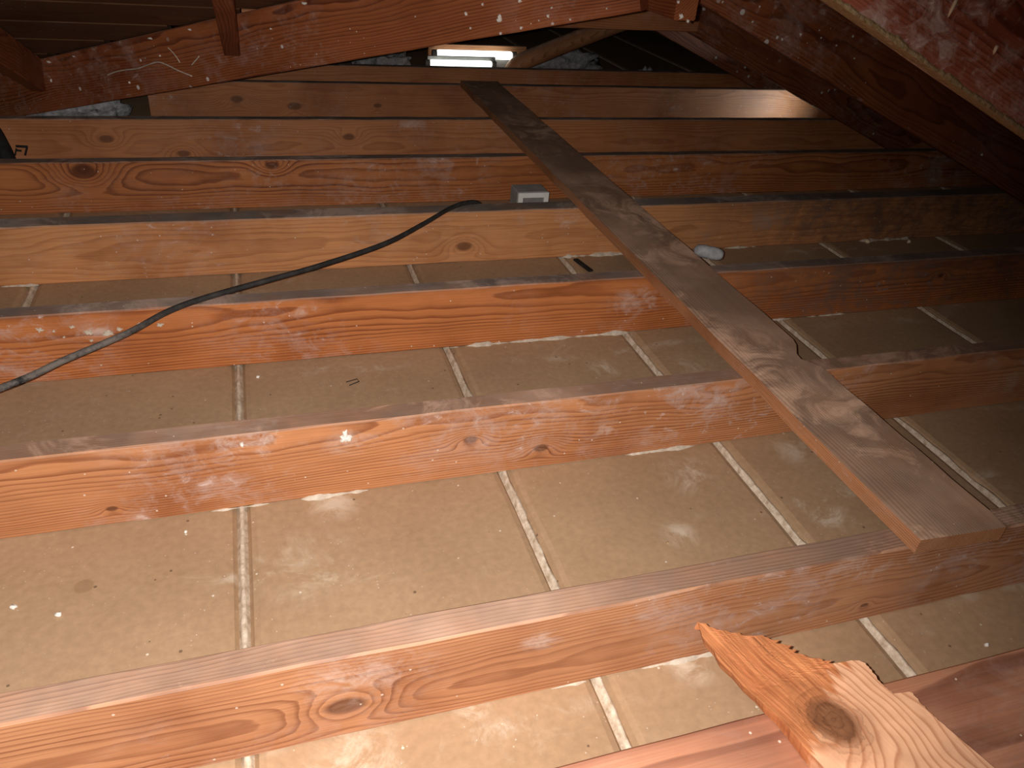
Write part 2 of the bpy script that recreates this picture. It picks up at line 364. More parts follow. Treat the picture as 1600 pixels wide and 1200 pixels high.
def tube_mesh(name, pts, rad, mat, n=10, parent=None):
    bm = bmesh.new(); rings = []
    for i, p in enumerate(pts):
        t = (pts[min(i + 1, len(pts) - 1)] - pts[max(i - 1, 0)]).normalized()
        u = t.cross(Vector((0.13, 0.2, 1))).normalized(); v = t.cross(u)
        rr = rad[i] if isinstance(rad, (list, tuple)) else rad
        rings.append([bm.verts.new(p + (u * math.cos(6.2832 * j / n) + v * math.sin(6.2832 * j / n)) * rr) for j in range(n)])
    for a, b in zip(rings, rings[1:]):
        for j in range(n): bm.faces.new((a[j], a[(j + 1) % n], b[(j + 1) % n], b[j]))
    bm.faces.new(rings[0][::-1]); bm.faces.new(rings[-1])
    bmesh.ops.recalc_face_normals(bm, faces=bm.faces)
    me = bpy.data.meshes.new(name); bm.to_mesh(me); bm.free()
    return link(name, me, mat, parent, True)
def spline(pts, k=8):
    P = [Vector(p) for p in pts]; out = []
    for i in range(len(P) - 1):
        a = P[max(i - 1, 0)]; b = P[i]; c = P[i + 1]; d = P[min(i + 2, len(P) - 1)]
        for j in range(k):
            t = j / k
            out.append(0.5 * ((2 * b) + (c - a) * t + (2 * a - 5 * b + 4 * c - d) * t * t + (3 * b - a - 3 * c + d) * t ** 3))
    return out + [P[-1]]
def box(name, lo, hi, mat, parent=None, bev=0.0015):
    bm = bmesh.new(); a, b = W(*lo), W(*hi); c = (a + b) / 2
    bmesh.ops.create_cube(bm, size=1)
    for v in bm.verts: v.co = Vector([v.co[i] * (b[i] - a[i]) for i in range(3)])
    if bev: bmesh.ops.bevel(bm, geom=bm.edges[:], offset=bev, segments=1, affect='EDGES')
    me = bpy.data.meshes.new(name); bm.to_mesh(me); bm.free()
    o = link(name, me, mat, parent); o.location = c
    if parent: o.matrix_parent_inverse = parent.matrix_world.inverted()
    return o
def empty(name, p):
    o = bpy.data.objects.new(name, None); col.objects.link(o); o.location = W(*p); o.empty_display_size = 0.05
    bpy.context.view_layer.update()
    return o
def adopt(o, parent):
    bpy.context.view_layer.update()
    mw = o.matrix_world.copy(); o.parent = parent; o.matrix_parent_inverse = parent.matrix_world.inverted(); o.matrix_world = mw

# ------------------------------------------------------------------ floor: plaster lath between the joists
X0, X1, Y0, Y1 = -3.5, 4.25, -0.6, 8.6
floor = struct(box('floor', (X0, Y0, ZF - 0.09), (X1, Y1, ZF - 0.035), 'plaster', bev=0))
seams = [-3.14, -2.54, -1.935, -1.33, -0.725, -0.107, 0.502, 1.099, 1.692, 2.308, 2.945, 3.55, 4.16]
def lath_panel(xa, xb):
    bm = bmesh.new(); g = 0.010; n = 70; k = random.uniform(0, 99)
    prof = [(xa + g, ZF - 0.04), (xa + g, ZF - 0.016), (xa + g + 0.008, ZF - 0.004), (xa + g + 0.02, ZF),
            (xb - g - 0.02, ZF), (xb - g - 0.008, ZF - 0.004), (xb - g, ZF - 0.016), (xb - g, ZF - 0.04)]
    xm = (xa + xb) / 2; rows = []
    for i in range(n + 1):
        y = Y0 + (Y1 - Y0) * i / n
        rows.append([bm.verts.new((W(px + 0.0025 * noise.noise((y * 6 + k, px * 3, 0)), y, pz) - W(xm, 0, ZF))) for px, pz in prof])
    for a, b in zip(rows, rows[1:]):
        for j in range(len(prof) - 1): bm.faces.new((a[j], a[j + 1], b[j + 1], b[j]))
    bmesh.ops.recalc_face_normals(bm, faces=bm.faces)
    if sum(f.normal.z for f in bm.faces) < 0: bmesh.ops.reverse_faces(bm, faces=bm.faces)
    me = bpy.data.meshes.new('lath_panel'); bm.to_mesh(me); bm.free()
    o = link('lath_panel', me, 'lath'); o.location = W(xm, 0, ZF); adopt(o, floor)
for a, b in zip(seams, seams[1:]): lath_panel(a, b)
def joint(x):
    bm = bmesh.new(); n = 400; rows = []; k = random.uniform(0, 99)
    for i in range(n + 1):
        y = Y0 + (Y1 - Y0) * i / n
        q = noise.noise((y * 11 + k, 0, 0)); q2 = noise.noise((y * 34, k, 1)); c = 0.003 * noise.noise((y * 3, k, 5))
        w = 0.0054 + 0.003 * q + 0.002 * q2; h = ZF - 0.001 + 0.005 * q + 0.003 * q2
        rows.append([bm.verts.new(W(x + dx, y, z) - W(x, 0, ZF)) for dx, z in
                     ((-0.012, ZF - 0.036), (-0.011, ZF - 0.016), (c - w, ZF - 0.010), (c - w * 0.6, h), (c + w * 0.6, h), (c + w, ZF - 0.010), (0.011, ZF - 0.016), (0.012, ZF - 0.036))])
    for a, b in zip(rows, rows[1:]):
        for j in range(7): bm.faces.new((a[j], b[j], b[j + 1], a[j + 1]))
    bmesh.ops.recalc_face_normals(bm, faces=bm.faces)
    if sum(f.normal.z for f in bm.faces) < 0: bmesh.ops.reverse_faces(bm, faces=bm.faces)
    me = bpy.data.meshes.new('plaster_joint'); bm.to_mesh(me); bm.free()
    o = link('plaster_joint', me, 'plaster', None, True); o.location = W(x, 0, ZF); adopt(o, floor)
for x in seams[1:-1]: joint(x)

# ------------------------------------------------------------------ roof sheathing (children of the ceiling)
SL = 0.4035
roof_r = lambda x: 0.075 - SL * (x - 1.12)              # right slope, underside of the boards
roof_l = lambda x: 0.075 + SL * (x - 1.03)              # left slope of the wing
roof_m = lambda y: -0.036 - 0.4 * (y - 2.0)             # slope falling away from the eye
ceiling = struct(empty('ceiling', (1.08, 1.9, 0.1)))
x = 1.09
while x < 4.1:
    bw = 0.262
    # board lies on the slope: its upper edge at x, lower edge at x + bw*cos
    o = beam('sheathing_board', (x + bw * 0.927, -0.3, roof_r(x + bw * 0.927)), (x + bw * 0.927, Y1, roof_r(x + bw * 0.927)), bw, 0.034, 'sheath', seg=0.3)
    o.matrix_world = o.matrix_world @ Matrix.Rotation(math.atan(SL), 4, 'X')
    adopt(o, ceiling)
    x += 0.27 * 0.927
x = 1.03
while x > -1.3:
    ya = max(2.05, 2.0 + (0.98 - x) / 1.008) + 0.12
    o = beam('sheathing_board', (x, ya, roof_l(x)), (x, Y1, roof_l(x)), 0.262, 0.034, 'sheath', seg=0.3)
    o.matrix_world = o.matrix_world @ Matrix.Rotation(-math.atan(SL), 4, 'X')
    o.matrix_world = o.matrix_world
    adopt(o, ceiling)
    x -= 0.27 * 0.927
y = -0.3
while y < 4.05:
    xe = (y - 0.5) if y < 1.5 else min(1.0, 0.98 - 1.008 * (y - 2.0)) - 0.02
    o = beam('sheathing_board', (X0, y, roof_m(y)), (xe, y, roof_m(y)), 0.262, 0.034, 'sheath', seg=0.3,
             tint=(1, 1, 1))
    o.matrix_world = o.matrix_world @ Matrix.Rotation(-math.atan(0.4), 4, 'X')
    adopt(o, ceiling)
    y += 0.27 * 0.928
wall_back = struct(box('wall_back', (X0, Y1, ZF - 0.09), (X1, Y1 + 0.08, 0.1), 'wall', bev=0))

# ------------------------------------------------------------------ ceiling joists
JD = 0.197; JW = 0.056
joists = [  # front Y, x range, material, tint, label
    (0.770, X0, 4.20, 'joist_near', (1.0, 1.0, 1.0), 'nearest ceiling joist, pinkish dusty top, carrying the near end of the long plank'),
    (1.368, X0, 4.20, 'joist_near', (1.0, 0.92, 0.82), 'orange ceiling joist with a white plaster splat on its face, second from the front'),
    (1.968, X0, 4.20, 'joist', (1.08, 1.0, 0.95), 'red-orange ceiling joist with the black cable lying over its top, third from the front'),
    (2.570, X0, 4.20, 'joist_pale', (1.12, 1.06, 0.95), 'honey-coloured ceiling joist just in front of the small white electrical box'),
    (3.200, X0, 4.20, 'joist', (1.0, 0.95, 0.92), 'brown-red ceiling joist directly behind the small white electrical box'),
    (3.804, X0, 4.20, 'joist_pale', (1.04, 0.88, 0.78), 'pale knotty ceiling joist with a small dark stamp near the left edge'),
    (4.550, -0.51, 4.20, 'joist_pale', (1.04, 0.88, 0.78), 'short ceiling joist whose sawn left end shows below the valley rafter'),
    (5.020, -0.3, 4.20, 'joist_pale', (1.04, 0.88, 0.78), 'farthest ceiling joist, right in front of the glowing tube light'),
]
J = []
for (y, xa, xb, m, t, lab) in joists:
    o = beam('ceiling_joist', (xa, y, ZF), (xb, y, ZF), (0.078 if y == 2.570 else JW), JD, m, tint=t, rough=0.0018, cut1=-0.50)
    tag(o, lab, 'joist', 'ceiling joists'); J.append(o)
hd = beam('header_beam', (-0.6, 0.30, ZF), (2.6, 0.30, ZF), 0.229, JD, 'header')
tag(hd, 'wide red-brown timber in the bottom right corner under the splintered board', 'beam')

# ------------------------------------------------------------------ roof framing
def rz(x): return -0.147 - SL * (x - 1.12)
RD = 0.2055
raf = [(1.305, 0.62, 3.85, 'rafter_lit', (1.05, 1, 1), 'brightly lit dusty rafter crossing the top right corner, closest to the camera'),
       (2.507, 1.12, 3.68, 'rafter', (1.0, 1, 1), 'dark rafter with white specks sloping down right of the ridge end'),
       (3.735, 1.12, 3.68, 'rafter', (1.0, 1, 1), 'shadowed rafter just behind the white-specked one, joined to the collar tie'),
       (4.94, 1.12, 3.68, 'rafter', (1.0, 1, 1), 'barely visible rafter in the dark behind the collar tie, right of the ridge')]
RF = []
for (y, xa, xb, m, t, lab) in raf:
    zo = -0.022 if y < 2 else 0.0
    o = beam('rafter', (xa, y, rz(xa) + zo), (xb, y, rz(xb) + zo), 0.062, RD, m, tint=t, cut0=0.083, cut1=0.2)
    tag(o, lab, 'rafter', 'rafters of the right slope'); RF.append(o)
val = beam('valley_rafter', (-1.376, 4.337, -1.184), (0.985, 1.995, -0.249), JW, 0.2, 'rafter', tint=(1.0, 1.0, 1.0))
tag(val, 'long white-spotted valley rafter slanting across the top left down to the joists', 'rafter')
ridge = beam('ridge_board', (1.108, 1.93, -0.258), (1.108, Y1 - 0.01, -0.258), 0.06, 0.33, 'rafter', tint=(1.0, 1.0, 1.0))
tag(ridge, 'ridge board whose white-splashed end hangs at the top centre right', 'ridge board')
for (x, yb, lab) in ((-0.018, 2.975, 'short jack rafter coming down onto the middle of the valley rafter'),
                     (0.795, 2.175, 'jack rafter tip at the top edge, meeting the upper end of the valley rafter'),
                     (-0.80, 3.715, 'dark jack rafter at the left edge meeting the low end of the valley rafter')):
    zb = roof_m(yb) - 0.143
    ya = -0.1 if x < 0.5 else 1.4
    o = beam('jack_rafter', (x, ya, roof_m(ya) - 0.143), (x, yb, zb), 0.054, 0.131, 'rafter', tint=(1.0, 1.0, 1.0))
    tag(o, lab, 'rafter', 'jack rafters on the valley')
col_t = beam('collar_tie', (0.0, 3.70, -0.556), (2.15, 3.70, -0.545), 0.033, 0.2, 'joist_pale', tint=(1.04, 0.88, 0.78))
tag(col_t, 'horizontal collar tie board seen under the ridge end', 'tie board')
st = tube_mesh('brace_pole', spline([W(1.71, 5.38, -1.197), W(1.775, 5.38, -1.05), W(2.0, 5.36, -0.94), W(2.3, 5.33, -0.815), W(2.56, 5.3, -0.71)], 6),
               0.040, 'plank', 12)
tag(st, 'slanting brace pole to the right of the glowing tube light', 'brace')

# ------------------------------------------------------------------ the long plank across the joists
def slab(name, outline, zlo, zhi, mat, origin, tint=None, top_dz=None, rough_edge=0.0):
    """thick board cut to an outline (survey x,y); local x runs along world Y so grain follows the board"""
    bm = bmesh.new(); o0 = W(origin[0], origin[1], zlo)
    lo = []; hi = []
    for i, (px, py) in enumerate(outline):
        a = W(px, py, zlo) - o0; b = W(px, py, zhi + (top_dz(px, py) if top_dz else 0)) - o0
        e = rough_edge * S * noise.noise((px * 90, py * 90, 3))
        lo.append(bm.verts.new((a.y + e, -a.x, a.z))); hi.append(bm.verts.new((b.y, -b.x, b.z)))
    n = len(outline)
    f1 = bm.faces.new(hi); f2 = bm.faces.new(lo)
    for i in range(n): bm.faces.new((lo[i], lo[(i + 1) % n], hi[(i + 1) % n], hi[i]))
    bmesh.ops.triangulate(bm, faces=[f1, f2])
    bmesh.ops.recalc_face_normals(bm, faces=bm.faces)
    me = bpy.data.meshes.new(name); bm.to_mesh(me); bm.free()
    o = link(name, me, mat); o.location = o0; o.rotation_euler = (0, 0, math.pi / 2)
    if tint: o.color = (*tint, 1)
    return o
ZT = ZF + JD + 0.002
out = [(1.112, 0.752), (1.200, 0.748), (1.312, 0.744)]
for k in range(1, 12): out.append((1.316 + 0.0015 * math.sin(k * 1.7), 0.744 + k * 0.049))
out += [(1.319, 1.296), (1.317, 1.336), (1.302, 1.357), (1.286, 1.38), (1.290, 1.405), (1.318, 1.448), (1.327, 1.475)]
for k in range(1, 20): out.append((1.329 + 0.0020 * math.sin(k * 2.1) + 0.0021 * k, 1.475 + k * 0.155))
out += [(1.375, 4.50), (1.155, 4.50)]
for k in range(19, 0, -1): out.append((1.108 + 0.0024 * k + 0.0025 * math.sin(k * 2.7), 0.752 + k * 0.19))
plank = slab('long_plank', out, ZT, ZT + 0.034, 'plank', (1.21, 0.75), tint=(1, 1, 1))
tag(plank, 'long grey-brown plank with a notched edge laid across the joists', 'plank')

# broken board, bottom right
bo = [(0.612, 0.692), (0.607, 0.675), (0.603, 0.658), (0.608, 0.635), (0.606, 0.614), (0.615, 0.590), (0.619, 0.567), (0.627, 0.546), (0.631, 0.526),
      (0.638, 0.505), (0.641, 0.484), (0.645, 0.445), (0.649, 0.414), (0.675, 0.2), (0.70, 0.06), (0.935, 0.06), (0.915, 0.22), (0.887, 0.352),
      (0.883, 0.365), (0.868, 0.414), (0.860, 0.445), (0.856, 0.466), (0.858, 0.481), (0.850, 0.487), (0.838, 0.481), (0.828, 0.488), (0.823, 0.500), (0.820, 0.515),
      (0.822, 0.530), (0.820, 0.545), (0.812, 0.556), (0.803, 0.557), (0.797, 0.548), (0.789, 0.560), (0.784, 0.555), (0.775, 0.569), (0.769, 0.563),
      (0.757, 0.577), (0.750, 0.574), (0.741, 0.596), (0.732, 0.610), (0.728, 0.618), (0.722, 0.627), (0.714, 0.632), (0.711, 0.643), (0.704, 0.637), (0.697, 0.648),
      (0.690, 0.641), (0.682, 0.653), (0.674, 0.645), (0.668, 0.658), (0.660, 0.652), (0.650, 0.667), (0.642, 0.663), (0.628, 0.681)]
def broken(outline):
    """fan of inner rings so the torn surface can dip towards the splintered tip"""
    def tear(px, py):
        e = (px - 0.655) * -0.667 + (py - 0.44) * 0.745
        t = max(0.0, min(1.0, e / 0.10)); v = (px - 0.76) * 0.974 + (py - 0.4) * 0.225
        return -0.005 * max(0.0, min(1.0, e / 0.03 + 0.5)) - 0.012 * t * t + (0.0022 * noise.noise((v * 150, py * 4, 0)) * max(0.0, min(1.0, e / 0.02)))
    bm = bmesh.new(); o0 = W(0.76, 0.4, ZT)
    n = len(outline); up = []; lo = []
    # inner columns: sample between left and right edges along y
    ys = [0.06 + 0.632 * i / 190 for i in range(191)]
    def edge_x(y, left):
        xs = []
        for i in range(n):
            (xa, ya), (xb, yb) = outline[i], outline[(i + 1) % n]
            if (ya - y) * (yb - y) <= 0 and abs(ya - yb) > 1e-6: xs.append(xa + (xb - xa) * (y - ya) / (yb - ya))
        return (min(xs) if left else max(xs)) if xs else 0.612
    rows = []
    NX = 26
    for y in ys:
        xl, xr = edge_x(y, True), edge_x(y, False)
        jag = 0.004 * noise.noise((y * 160, 1, 2)) if y > 0.42 else 0.0008 * noise.noise((y * 60, 1, 2))
        xr += jag; xl += 0.3 * jag
        if 0.555 < y < 0.69: xr -= 0.013 * ((y * 46 + 1.6 * noise.noise((y * 23, 4, 4))) % 1.0) * min(1.0, (0.692 - y) / 0.04)
        th = 0.034
        row = [(xl + 0.006, 0.0)] + [(xl + (xr - xl) * k / NX, th + tear(xl + (xr - xl) * k / NX, y)) for k in range(NX + 1)] + [(xr - 0.003, 0.0)]
        rows.append([bm.verts.new((lambda q: (q.y, -q.x, q.z))(W(px, y, ZT + max(pz, 0.0)) - o0)) for px, pz in row])
    for a, b in zip(rows, rows[1:]):
        m = len(a)
        for j in range(m): bm.faces.new((a[j], a[(j + 1) % m], b[(j + 1) % m], b[j]))
    bm.faces.new(rows[0]); bm.faces.new(rows[-1][::-1])
    bmesh.ops.recalc_face_normals(bm, faces=bm.faces)
    me = bpy.data.meshes.new('broken_board'); bm.to_mesh(me); bm.free()
    o = link('broken_board', me, 'fresh'); o.location = o0; o.rotation_euler = (0, 0, math.pi / 2)
    return o
bb = broken(bo)
tag(bb, 'splintered orange board with a torn pointed end in the bottom right corner', 'board')

# ------------------------------------------------------------------ cable, box, light
cz = ZT + 0.009
cab = [(-1.25, 1.15, ZT + 0.02), (-0.9, 1.40, ZT + 0.011), (-0.569, 1.61, -0.985), (-0.462, 1.708, -0.985), (-0.339, 1.816, -0.985), (-0.258, 1.911, -0.985), (-0.167, 1.977, -0.984),
       (0.0, 2.069, -0.986), (0.148, 2.149, -0.987), (0.359, 2.288, -0.988), (0.513, 2.434, -0.986), (0.629, 2.556, -0.984), (0.700, 2.612, -0.984), (0.765, 2.655, -1.0), (0.81, 2.69, -1.06), (0.83, 2.72, -1.18)]
c = tube_mesh('electric_cable', spline([W(*p) for p in cab], 8), 0.0054, 'cable', 10)
tag(c, 'black electric cable running from the left edge over two joists', 'cable')

bx = empty('electrical_box', (1.09, 2.9, ZF))
tag(bx, 'small white-framed electrical box peeking above the honey-coloured joist', 'electrical box')
bz = -1.035
box('box_body', (0.988, 2.853, ZF), (1.118, 2.945, bz), 'boxgrey', bx)
def ring_frame(name, x0, x1, z0, z1, y0, y1, t, mat, parent):
    bm = bmesh.new()
    o = [(x0, z0), (x1, z0), (x1, z1), (x0, z1)]; i_ = [(x0 + t, z0 + t), (x1 - t, z0 + t), (x1 - t, z1 - t), (x0 + t, z1 - t)]
    L = [[bm.verts.new(W(px, yy, pz)) for px, pz in q] for yy in (y0, y1) for q in (o, i_)]
    for k in range(4):
        l = (k + 1) % 4
        bm.faces.new((L[0][k], L[0][l], L[1][l], L[1][k])); bm.faces.new((L[2][k], L[2][l], L[3][l], L[3][k]))
        bm.faces.new((L[0][k], L[0][l], L[2][l], L[2][k])); bm.faces.new((L[1][k], L[1][l], L[3][l], L[3][k]))
    bmesh.ops.recalc_face_normals(bm, faces=bm.faces)
    me = bpy.data.meshes.new(name); bm.to_mesh(me); bm.free()
    ob = link(name, me, mat); adopt(ob, parent); return ob
ring_frame('front_frame', 0.988, 1.118, ZF + 0.02, bz, 2.840, 2.853, 0.02, 'boxwhite', bx)
box('cover_plate', (1.006, 2.848, ZF + 0.03), (1.10, 2.856, bz - 0.018), 'boxmetal', bx, 0)

fx = empty('tube_light', (1.45, 5.4, ZF))
tag(fx, 'glowing white twin-tube light fixture behind the farthest joist', 'light')
box('backing_board', (1.19, 5.56, ZF), (1.90, 5.60, -0.955), 'joist_pale', fx)
box('housing', (1.19, 5.505, -1.09), (1.84, 5.56, -1.03), 'boxmetal', fx)
box('tray', (1.15, 5.38, -1.085), (1.62, 5.400, -0.999), 'boxmetal', fx, 0)
def tube(xa, xb, y, z, r):
    pts = [W(xa + (xb - xa) * t, y, z) for t in (0, 0.008, 0.03, 0.5, 0.97, 0.992, 1)]
    o = tube_mesh('tube', pts, [r * 0.55, r * 0.8, r, r, r, r * 0.8, r * 0.55], 'tube', 14); adopt(o, fx)
    for e, d in ((xa, -1), (xb, 1)):
        k = tube_mesh('end_socket', [W(e - 0.002 * d, y, z), W(e + 0.028 * d, y, z)], r * 1.0, 'boxmetal', 10); adopt(k, fx)
tube(1.155, 1.585, 5.34, -1.036, 0.0150)
tube(1.230, 1.77, 5.48, -1.003, 0.0185)
for dx in (1.22, 1.5): box('bracket', (dx, 5.32, -1.197), (dx + 0.03, 5.50, -1.085), 'boxmetal', fx, 0)

# ------------------------------------------------------------------ insulation, rubble, small things
ins = [((0.86, 5.42, ZF), (0.20, 0.13, 0.145), 1, 'grey insulation tuft left of the glowing tube light'),
       ((2.26, 5.80, ZF), (0.30, 0.10, 0.125), 2, 'long grey insulation tuft right of the slanting brace pole'),
       ((2.72, 5.3, ZF), (0.09, 0.08, 0.10), 3, 'small pale insulation tuft beside the foot of the dark rafters'),
       ((-0.80, 4.22, ZF), (0.20, 0.13, 0.150), 4, 'bluish-grey insulation clump under the low end of the valley rafter')]
for (c_, r_, sd, lab) in ins:
    tag(lump('insulation_tuft', c_, r_, 'fluff', None, 4, 0.5, 2.6, sd), lab, 'insulation', 'insulation tufts')
blk = tube_mesh('black_hose', spline([W(-1.055, 3.74, -1.0), W(-1.035, 3.735, -1.04), W(-1.02, 3.735, -1.1), W(-1.01, 3.74, -1.18)], 6), 0.022, 'dark', 12)
tag(blk, 'black hose end at the left edge in front of the pale knotty joist', 'hose')

def splat(name, c, sx, sz, mat, parent, seed, th=0.004):
    """thin lump of plaster stuck on a vertical joist face (faces -y)"""
    bm = bmesh.new(); n = 26
    cen = bm.verts.new((0, -th * S * 1.6, 0)); ring = []; mid = []
    for k in range(n):
        a = 6.2832 * k / n; r = 0.7 + 0.55 * noise.noise((math.cos(a) * 1.7 + seed * 5, math.sin(a) * 1.7, seed)) + 0.22 * noise.noise((math.cos(a) * 5, math.sin(a) * 5 + seed, 2))
        ring.append(bm.verts.new((math.cos(a) * r * sx * S, 0.001, math.sin(a) * r * sz * S)))
        mid.append(bm.verts.new((math.cos(a) * r * 0.75 * sx * S, -th * S * (1 + 0.5 * noise.noise((k, seed, 0))), math.sin(a) * r * 0.75 * sz * S)))
    for k in range(n):
        l = (k + 1) % n
        bm.faces.new((ring[k], ring[l], mid[l], mid[k])); bm.faces.new((mid[k], mid[l], cen))
    bmesh.ops.recalc_face_normals(bm, faces=bm.faces)
    me = bpy.data.meshes.new(name); bm.to_mesh(me); bm.free()
    o = link(name, me, mat); o.location = W(*c); adopt(o, parent); return o
def spot(px, py, r, o, plane, seed, rot=0.0, asp=1.0):
    d = ray(px, py)
    if plane == 'valley':
        n = Vector((0.7043, 0.7100, 0.0)); p = d * ((n.dot(Vector((0.985, 1.995, 0))) - 0.0015) / n.dot(d))
    else: p = d * ((plane - 0.001) / d.y)
    w = splat('white_spot', tuple(p), r * asp, r, 'white', o, seed, 0.0025)
    if rot: bpy.context.view_layer.update(); m = w.matrix_world.copy(); w.matrix_world = m @ Matrix.Rotation(rot, 4, 'Z')
for k, (px, py, r) in enumerate(((728, 22, .008), (780, 30, .012), (862, 12, .004), (856, 25, .0055), (782, 52, .005), (735, 44, .004), (754, 7, .005), (814, 44, .006), (812, 1, .008), (891, 30, .004),
                                 (842, 32, .003), (948, 13, .003), (423, 45, .004), (250, 87, .004), (80, 126, .006), (202, 129, .006))):
    spot(px, py, r, val, 'valley', k * 1.3 + 0.5, -math.pi / 4)
for k, (px, py, r) in enumerate(((76, 97, .006), (234, 60, .005), (296, 46, .004), (475, 5, .005), (115, 88, .003))):
    spot(px, py, r, val, 'valley', k * 2.3 + 0.9, -math.pi / 4, 3.0)
def strand(pix, r):
    n = Vector((0.7043, 0.7100, 0.0)); pts = []
    for px, py in pix:
        d = ray(px, py); pts.append(W(*(d * ((n.dot(Vector((0.985, 1.995, 0))) - 0.004) / n.dot(d)))))
    o = tube_mesh('cobweb_strand', spline(pts, 4), r, 'mortar', 5); adopt(o, val)
strand([(166, 118), (182, 112), (198, 109), (215, 107), (232, 101), (247, 97), (262, 102), (278, 110), (300, 119)], 0.0016)
strand([(262, 74), (270, 82), (277, 91), (281, 98)], 0.0014)
strand([(311, 88), (306, 94), (299, 102)], 0.0014)
for k, (px, py, r) in enumerate(((1251, 54, .007), (1222, 62, .006), (1534, 242, .008), (1176, 34, .006), (1129, 3, .005), (1283, 59, .004), (1307, 71, .004), (1335, 91, .004), (1187, 10, .005))):
    spot(px, py, r, RF[1], 2.507, k * 1.7 + 0.2)
for k, (px, py, r) in enumerate(((1065, 26, .009), (1060, 3, .005), (1075, 33, .006))):
    spot(px, py, r, ridge, 1.93, k * 1.9 + 0.4)
sp = splat('plaster_splat', onY(539, 684, 1.3665), 0.015, 0.022, 'white', J[1], 3.3); sp['label'] = 'white plaster splat'
splat('plaster_splat', onY(378, 695, 1.3665), 0.005, 0.008, 'white', J[1], 1.2, 0.002)
for k, (px, py, r) in enumerate(((62, 516, .011), (84, 518, .005), (112, 511, .008), (138, 520, .012), (143, 532, .006), (168, 521, .014), (186, 515, .009), (218, 509, .011), (250, 508, .010), (100, 527, .004))):
    splat('plaster_splat', onY(px, py, 1.9655), r * 1.1, r * 0.8, 'mortar', J[2], k * 1.37 + 0.3, 0.0015)
# lumber stamp on the pale knotty joist
def mark(name, p0, p1, w, parent, mat, y):
    a = onY(*p0, y); b = onY(*p1, y)
    o = beam(name, (a[0], y - 0.004, a[2]), (b[0], y - 0.004, b[2]), 0.005, w, mat, rough=0, bev=0.0003, seg=1); adopt(o, parent)
for q in (((25, 230), (44, 231), 0.010), ((26, 236), (34, 237), 0.008), ((41, 243), (44, 231), 0.008), ((25, 243), (27, 232), 0.006)):
    mark('stamp_mark', q[0], q[1], q[2], J[5], 'dark', 3.804)

# plaster squeezed out along the foot of joists
def fillet(x0, x1, y, parent, seed, amp=0.010):
    bm = bmesh.new(); rows = []; n = max(8, int((x1 - x0) / 0.006))
    o0 = W(x0, y, ZF)
    for i in range(n + 1):
        x = x0 + (x1 - x0) * i / n
        k = max(0.0, noise.noise((x * 14, seed, 0)) * 0.8 + 0.45 + 0.4 * noise.noise((x * 60, seed, 1))) * min(1, i / 3, (n - i) / 3)
        rows.append([bm.verts.new(W(x, y + 0.001, ZF + amp * k * 0.8) - o0), bm.verts.new(W(x, y - amp * k * 0.6, ZF + amp * 0.45 * k) - o0), bm.verts.new(W(x, y - amp * k, ZF - 0.001) - o0)])
    for a, b in zip(rows, rows[1:]):
        for j in range(2): bm.faces.new((a[j], a[j + 1], b[j + 1], b[j]))
    bmesh.ops.recalc_face_normals(bm, faces=bm.faces)
    if sum(f.normal.z for f in bm.faces) < 0: bmesh.ops.reverse_faces(bm, faces=bm.faces)
    me = bpy.data.meshes.new('plaster_fillet'); bm.to_mesh(me); bm.free()
    o = link('plaster_fillet', me, 'mortar', None, True); o.location = o0; adopt(o, parent)
def xat(px, py): return onZ(px, py, ZF)[0]
for (pa, pb, jy, sd, am) in (((470, 778), (575, 762), 1.368, 1, 0.016), ((705, 548), (985, 522), 1.968, 2, 0.014), ((1000, 1040), (1130, 1012), 0.77, 3, 0.012),
                             ((860, 1074), (915, 1062), 0.77, 4, 0.009), ((880, 403), (1010, 396), 2.57, 5, 0.02), ((1085, 390), (1180, 384), 2.57, 6, 0.012),
                             ((975, 708), (1080, 690), 1.368, 7, 0.012), ((1210, 505), (1320, 490), 1.968, 8, 0.012), ((1340, 376), (1420, 372), 2.57, 9, 0.02),
                             ((330, 800), (420, 785), 1.368, 10, 0.008), ((0, 450), (60, 447), 2.57, 11, 0.012)):
    fillet(xat(*pa), xat(*pb), jy, floor, sd * 3.7, am)

crumbs = [((21, 950), 0.006, 'white', 'tiny white plaster crumb near the left edge, the left of a pair'),
          ((92, 962), 0.006, 'white', 'tiny white plaster crumb near the left edge, the right of a pair'),
          ((1541, 1009), 0.005, 'white', 'round white crumb beside the wide timber at the right edge'),
          ((1355, 379), 0.014, 'splinter', 'yellowish chip on the lath behind the third joist, right of the plank'),
          ((1420, 379), 0.009, 'splinter', 'small pale chip on the lath near the yellowish chip'),
          ((290, 832), 0.004, 'white', 'speck of plaster under the orange joist, left of the seam'),
          ((1043, 849), 0.0035, 'resin', 'tiny reddish chip on the tan panel in the middle'),
          ((403, 590), 0.005, 'white', 'small white crumb just right of the seam behind the orange joist')]
for k, ((px, py), r, m, lab) in enumerate(crumbs):
    p = onZ(px, py, ZF)
    tag(lump('crumb', (p[0], p[1], ZF), (r, r * 0.8, r * 0.8), m, None, 2, 0.6, 1.6, k + 10), lab, 'crumb', 'loose crumbs')
p = onZ(1107, 404, -1.0)
sw = tube_mesh('paper_roll', spline([W(1.375, 2.11, ZT + 0.018), W(1.41, 2.075, ZT + 0.02), W(1.45, 2.05, ZT + 0.018)], 4), [0.006, 0.012, 0.014, 0.015, 0.014, 0.015, 0.0145, 0.012, 0.008], 'scrap', 12)
tag(sw, 'crumpled grey scrap on the red-orange joist touching the plank edge', 'scrap')
a = onZ(896, 405, ZF + 0.006); b = onZ(920, 423, ZF + 0.006)
